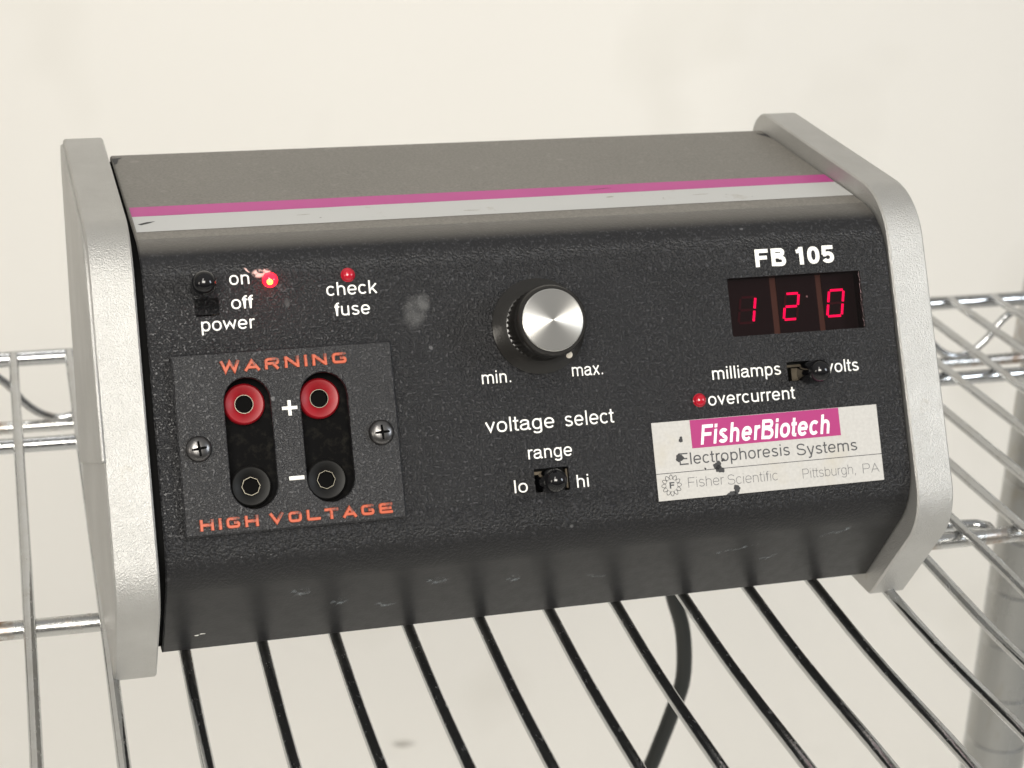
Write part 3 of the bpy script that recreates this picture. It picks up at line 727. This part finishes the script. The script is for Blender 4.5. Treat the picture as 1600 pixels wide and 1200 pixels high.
# raised extended lettering
def ext(ch, w, h, st):
    q = st / 2; r = .9
    def rr(pts, rad): 
        n = len(pts); out = [pts[0]]
        for i in range(1, n - 1):
            p = Vector(pts[i]); a = (Vector(pts[i - 1]) - p); b = (Vector(pts[i + 1]) - p)
            ra = min(rad, a.length * .48, b.length * .48); s_ = p + a.normalized() * ra; e = p + b.normalized() * ra
            for k in range(5):
                f = k / 4; out.append(tuple((1 - f) ** 2 * s_ + 2 * f * (1 - f) * p + f * f * e))
        out.append(pts[-1]); return out
    L, R, B, Tp, m = q, w - q, q, h - q, h / 2
    if ch == 'W': return [[(q * .6, h), (w * .27, q * .9), (w * .5, h - q), (w * .73, q * .9), (w - q * .6, h)]]
    if ch == 'A': return [[(q * .4, 0), (w * .5, h - q * 1.1), (w - q * .4, 0)], [(w * .2, h * .3), (w * .8, h * .3)]]
    if ch == 'R': return [rr([(L, 0), (L, Tp), (R, Tp), (R, m - .05), (L, m - .05)], r), [(w * .55, m), (R, 0)]]
    if ch == 'N': return [[(L, 0), (L, h)], [(L, Tp + q * .4), (R, B - q * .4)], [(R, 0), (R, h)]]
    if ch == 'I': return [[(q, 0), (q, h)]]
    if ch == 'G': return [rr([(R, Tp - .25), (R - .1, Tp), (L, Tp), (L, B), (R, B), (R, m), (w * .55, m)], r)]
    if ch == 'H': return [[(L, 0), (L, h)], [(R, 0), (R, h)], [(L, m), (R, m)]]
    if ch == 'V': return [[(q * .5, h), (w * .5, q * 1.1), (w - q * .5, h)]]
    if ch == 'O': return [('c', rr([(w / 2, Tp), (L, Tp), (L, B), (R, B), (R, Tp), (w / 2, Tp)], r)[:-1])]
    if ch == 'L': return [rr([(L, h), (L, B), (w, B)], .4)]
    if ch == 'T': return [[(0, Tp), (w, Tp)], [(w / 2, Tp), (w / 2, 0)]]
    if ch == 'E': return [rr([(w, Tp), (L, Tp), (L, B), (w, B)], .5), [(L, m), (w * .92, m)]]
def raised(s, xl, xr, sl, sr, h, st):
    wid = {'W': 1.25, 'I': .22, ' ': .15}; gap = .30
    tot = sum(wid.get(c, 1) for c in s) + gap * (len(s) - 1); k = (xr - xl) / tot; x = xl
    for ch in s:
        w = wid.get(ch, 1) * k
        if ch != ' ':
            gs = []
            for i, pl in enumerate(ext(ch, w, h, st)):
                closed = pl[0] == 'c'
                if closed: pl = pl[1]
                g = ribbon([Vector(p) for p in pl], st, 0, depth=.62 + .015 * i, closed=closed, bev=.16)
                gs.append(([((a - w / 2) * .001, b * .001, c * .001) for a, b, c in g[0]], g[1]))
            f = (x - xl) / (xr - xl)
            mk('raised_letter', merge(*gs), 'worn_red', wpl, P(x + w / 2, sl + (sr - sl) * f, 2.08), 50)
        x += w + gap * k
raised('WARNING', 24.1, 64.8, 39.2, 38.9, 3.7, 1.12)
raised('HIGH VOLTAGE', 13.6, 75.3, 88.4, 88.3, 3.6, 1.12)
plus = merge(ribbon([(-.00245, 0), (.00245, 0)], .0012, 0, .0006, bev=.1), ribbon([(0, -.00245), (0, .00245)], .0012, 0, .00062, bev=.1))
mk('plus_sign', plus, 'white_print', wpl, P(44.95, 51.9, 2.1))
mk('minus_sign', ribbon([(-.0024, 0), (.0024, 0)], .0014, 0, .0006, bev=.1), 'white_print', wpl, P(45.3, 74.3, 2.1))

# name label
LB = (167.0, 250.9, 66.4, 92.9); lcx, lcs = (LB[0] + LB[1]) / 2, (LB[2] + LB[3]) / 2
lw, lh = (LB[1] - LB[0]) / 2000, (LB[3] - LB[2]) / 2000
lab = mk('name_label', box(-lw, lw, -lh, lh, 0, .00012), 'label_foil', unit, P(lcx, lcs, .01), label='silver maker label with a magenta banner')
mk('banner', box(-.0277, .0277, -.0048, .0048, 0, .00004), 'banner_magenta', lab, P(208.55, 71.3, .135))
mk('rule_line', box(-lw, lw, -.00012, .00012, 0, .00002), 'ink', lab, P(lcx, 83.75, .135))
def lword(s, xl, xr, b, em, w, m, z=.16, slant=0):
    cx = (xl + xr) / 2
    mk('lettering', text(s, xl - cx, xr - cx, 0, em, w, 0, slant), m, lab, P(cx, b, z), 'keep', label='printed words ' + s)
lword('FisherBiotech', 183.9, 232.0, 75.1, 9.3, .125, 'banner_white', .20, .20)
lword('Electrophoresis', 175.6, 216.4, 81.4, 5.6, .082, 'ink')
lword('Systems', 219.0, 241.9, 81.8, 5.6, .082, 'ink')
lword('Fisher', 178.0, 191.0, 89.2, 4.7, .045, 'thin_ink')
lword('Scientific', 192.5, 211.0, 89.5, 4.7, .045, 'thin_ink')
lword('Pittsburgh,', 220.2, 240.6, 89.8, 4.6, .045, 'thin_ink')
lword('PA', 243.0, 249.3, 90.0, 4.6, .045, 'thin_ink')
em_ = []
for i in range(6):
    a = PI * i / 6; c, s_ = math.cos(a), math.sin(a); e = el(0, 0, .0036, .00095, 0, 360, 28, 2)[:-1]
    g = ribbon([(x * c - y * s_, x * s_ + y * c) for x, y in e], .00020, i * .000006, closed=True); em_.append(g)
mk('emblem', merge(*em_), 'ink', lab, P(172.1, 87.9, .16), 'keep', label='rosette emblem with a letter F')
mk('emblem_disc', plate(circle(0, 0, .0020, 24), [], 0, .00002), 'label_foil', lab, P(172.1, 87.9, .20))
g = text('F', -.85, .95, 0, 3.0, .15, 0)
mk('lettering', g, 'ink', lab, P(172.1, 88.95, .25), 'keep', label='letter F of the emblem')
def blob(r, n=22, k=.35, ax=1, ay=1):
    ph = [random.uniform(0, 6) for _ in range(3)]
    pts = [((1 + k * .5 * math.sin(2 * a + ph[0]) + k * .4 * math.sin(3 * a + ph[1]) + k * .3 * math.sin(7 * a + ph[2])) * r * math.cos(a) * ax,
            (1 + k * .5 * math.sin(2 * a + ph[0]) + k * .4 * math.sin(3 * a + ph[1]) + k * .3 * math.sin(7 * a + ph[2])) * r * math.sin(a) * ay) for a in [2 * PI * i / n for i in range(n)]]
    return plate(pts, [], 0, .00003)
for x, s, r, ax, ay in ((177.0, 72.8, .8, 1, 1.1), (175.9, 78.9, 1.35, .9, 1.1), (189.3, 82.6, 1.25, 1, 1.2), (190.0, 83.9, 1.5, 1, .9), (191.5, 80.9, .6, 1, 1), (195.5, 91.3, 1.3, 1.0, 1.1), (193.6, 92.5, 1.35, 1.4, .45), (184.8, 83.3, .35, 1, 1)):
    mk('chip', blob(r * .001, ax=ax, ay=ay), 'dark_mark', lab, P(x, s, .17))
# grime, smears and scratches on the panel
def film_patch(m, x, s, w, h, z=.03, rot=0, name='smudge'):
    g = [(-w / 2000, -h / 2000, 0), (w / 2000, -h / 2000, 0), (w / 2000, h / 2000, 0), (-w / 2000, h / 2000, 0)], [(0, 1, 2, 3)]
    mk(name, g, m, unit, P(x, s, z) @ Matrix.Rotation(rot, 4, 'Z'), 'keep')
film_patch('smudge_film', 89.2, 23.5, 9, 13, rot=-.3)
film_patch('smudge_film', 92.5, 20.5, 5, 7, z=.034)
film_patch('pink_paint', 39.2, 7.9, 5.0, 3.2, name='paint_smear')
film_patch('pink_paint', 41.8, 7.2, 3.0, 1.8, z=.036, name='paint_smear')
film_patch('pink_paint', 35.6, 6.7, 3.0, .9, rot=-.7, name='paint_smear')
film_patch('smudge_film', 47.5, 18.0, 2.2, 3.4)
# light scuffs on the lower chamfer
CD = (BO - FL).normalized(); CN = Vector((CD.y, -CD.x))
if CN.x > 0: CN = -CN
CM = Matrix(((1, 0, 0, 0), (0, -CD.x, CN.x, FL.x), (0, -CD.y, CN.y, FL.y), (0, 0, 0, 1)))
for x, d, w, h, rot in ((92, 22, 9, 5, .1), (238, 17, 14, 3.0, .4), (46, 20, 8, 6, 0), (60, 29, 7, 5, .3), (120, 26, 6, 6, .4), (150, 30, 10, 2, -.2), (200, 22, 22, 1.6, .25), (76, 34, 8, 4, 0), (215, 30, 8, 3, .5)):
    g = [(-w / 2000, -h / 2000, 0), (w / 2000, -h / 2000, 0), (w / 2000, h / 2000, 0), (-w / 2000, h / 2000, 0)], [(0, 1, 2, 3)]
    mk('scuff', g, 'scratch_film', unit, CM @ T(x * .001, -d * .001, .00004) @ Matrix.Rotation(rot, 4, 'Z'), 'keep')
for x, d in ((13.5, 41.5), (15.3, 40.8)):
    mk('scuff', blob(.00035, ax=2.2, ay=.8), 'white_print', unit, CM @ T(x * .001, -d * .001, .00004))
# rear feet of the housing are hidden; power cord hangs from the back
cp = [(.215, .2036, .020), (.215, .214, .019), (.219, .224, .010), (.226, .228, -.008), (.2335, .228, -.040), (.2420, .228, -.078), (.2500, .228, -.1097), (.2570, .228, -.1320), (.2590, .228, -.1573),
      (.2546, .228, -.1761), (.2500, .228, -.1916), (.2455, .228, -.2055), (.236, .229, -.235), (.220, .232, -.29), (.205, .235, -.36), (.20, .236, -.45), (.205, .235, -.60), (.21, .24, -1.0), (.21, .24, -1.29)]
def smoothp(pts, m=6):
    P_ = [Vector(p) for p in pts]; out = []
    for i in range(len(P_) - 1):
        a, b, c, d = P_[max(i - 1, 0)], P_[i], P_[i + 1], P_[min(i + 2, len(P_) - 1)]
        for k in range(m):
            t_ = k / m; out.append(.5 * ((2 * b) + (-a + c) * t_ + (2 * a - 5 * b + 4 * c - d) * t_ * t_ + (-a + 3 * b - 3 * c + d) * t_ ** 3))
    out.append(P_[-1]); return out
cord = mk('power_cord', tube([p - Vector(cp[0]) for p in smoothp(cp)], .0037, 16), 'cord_rubber', unit, T(*cp[0]), 60)

# faint scuffs on the wall behind
def wall_mark(x, z, w, h, rot=0):
    g = [(-w / 2, 0, -h / 2), (w / 2, 0, -h / 2), (w / 2, 0, h / 2), (-w / 2, 0, h / 2)], [(0, 1, 2, 3)]
    o = mk('scuff', g, 'wall_scuff', bpy.data.objects['wall'], T(x, 1.3485, z) @ Matrix.Rotation(rot, 4, 'Y'), 'keep')
wall_mark(.396, -.930, .034, .011, .15)
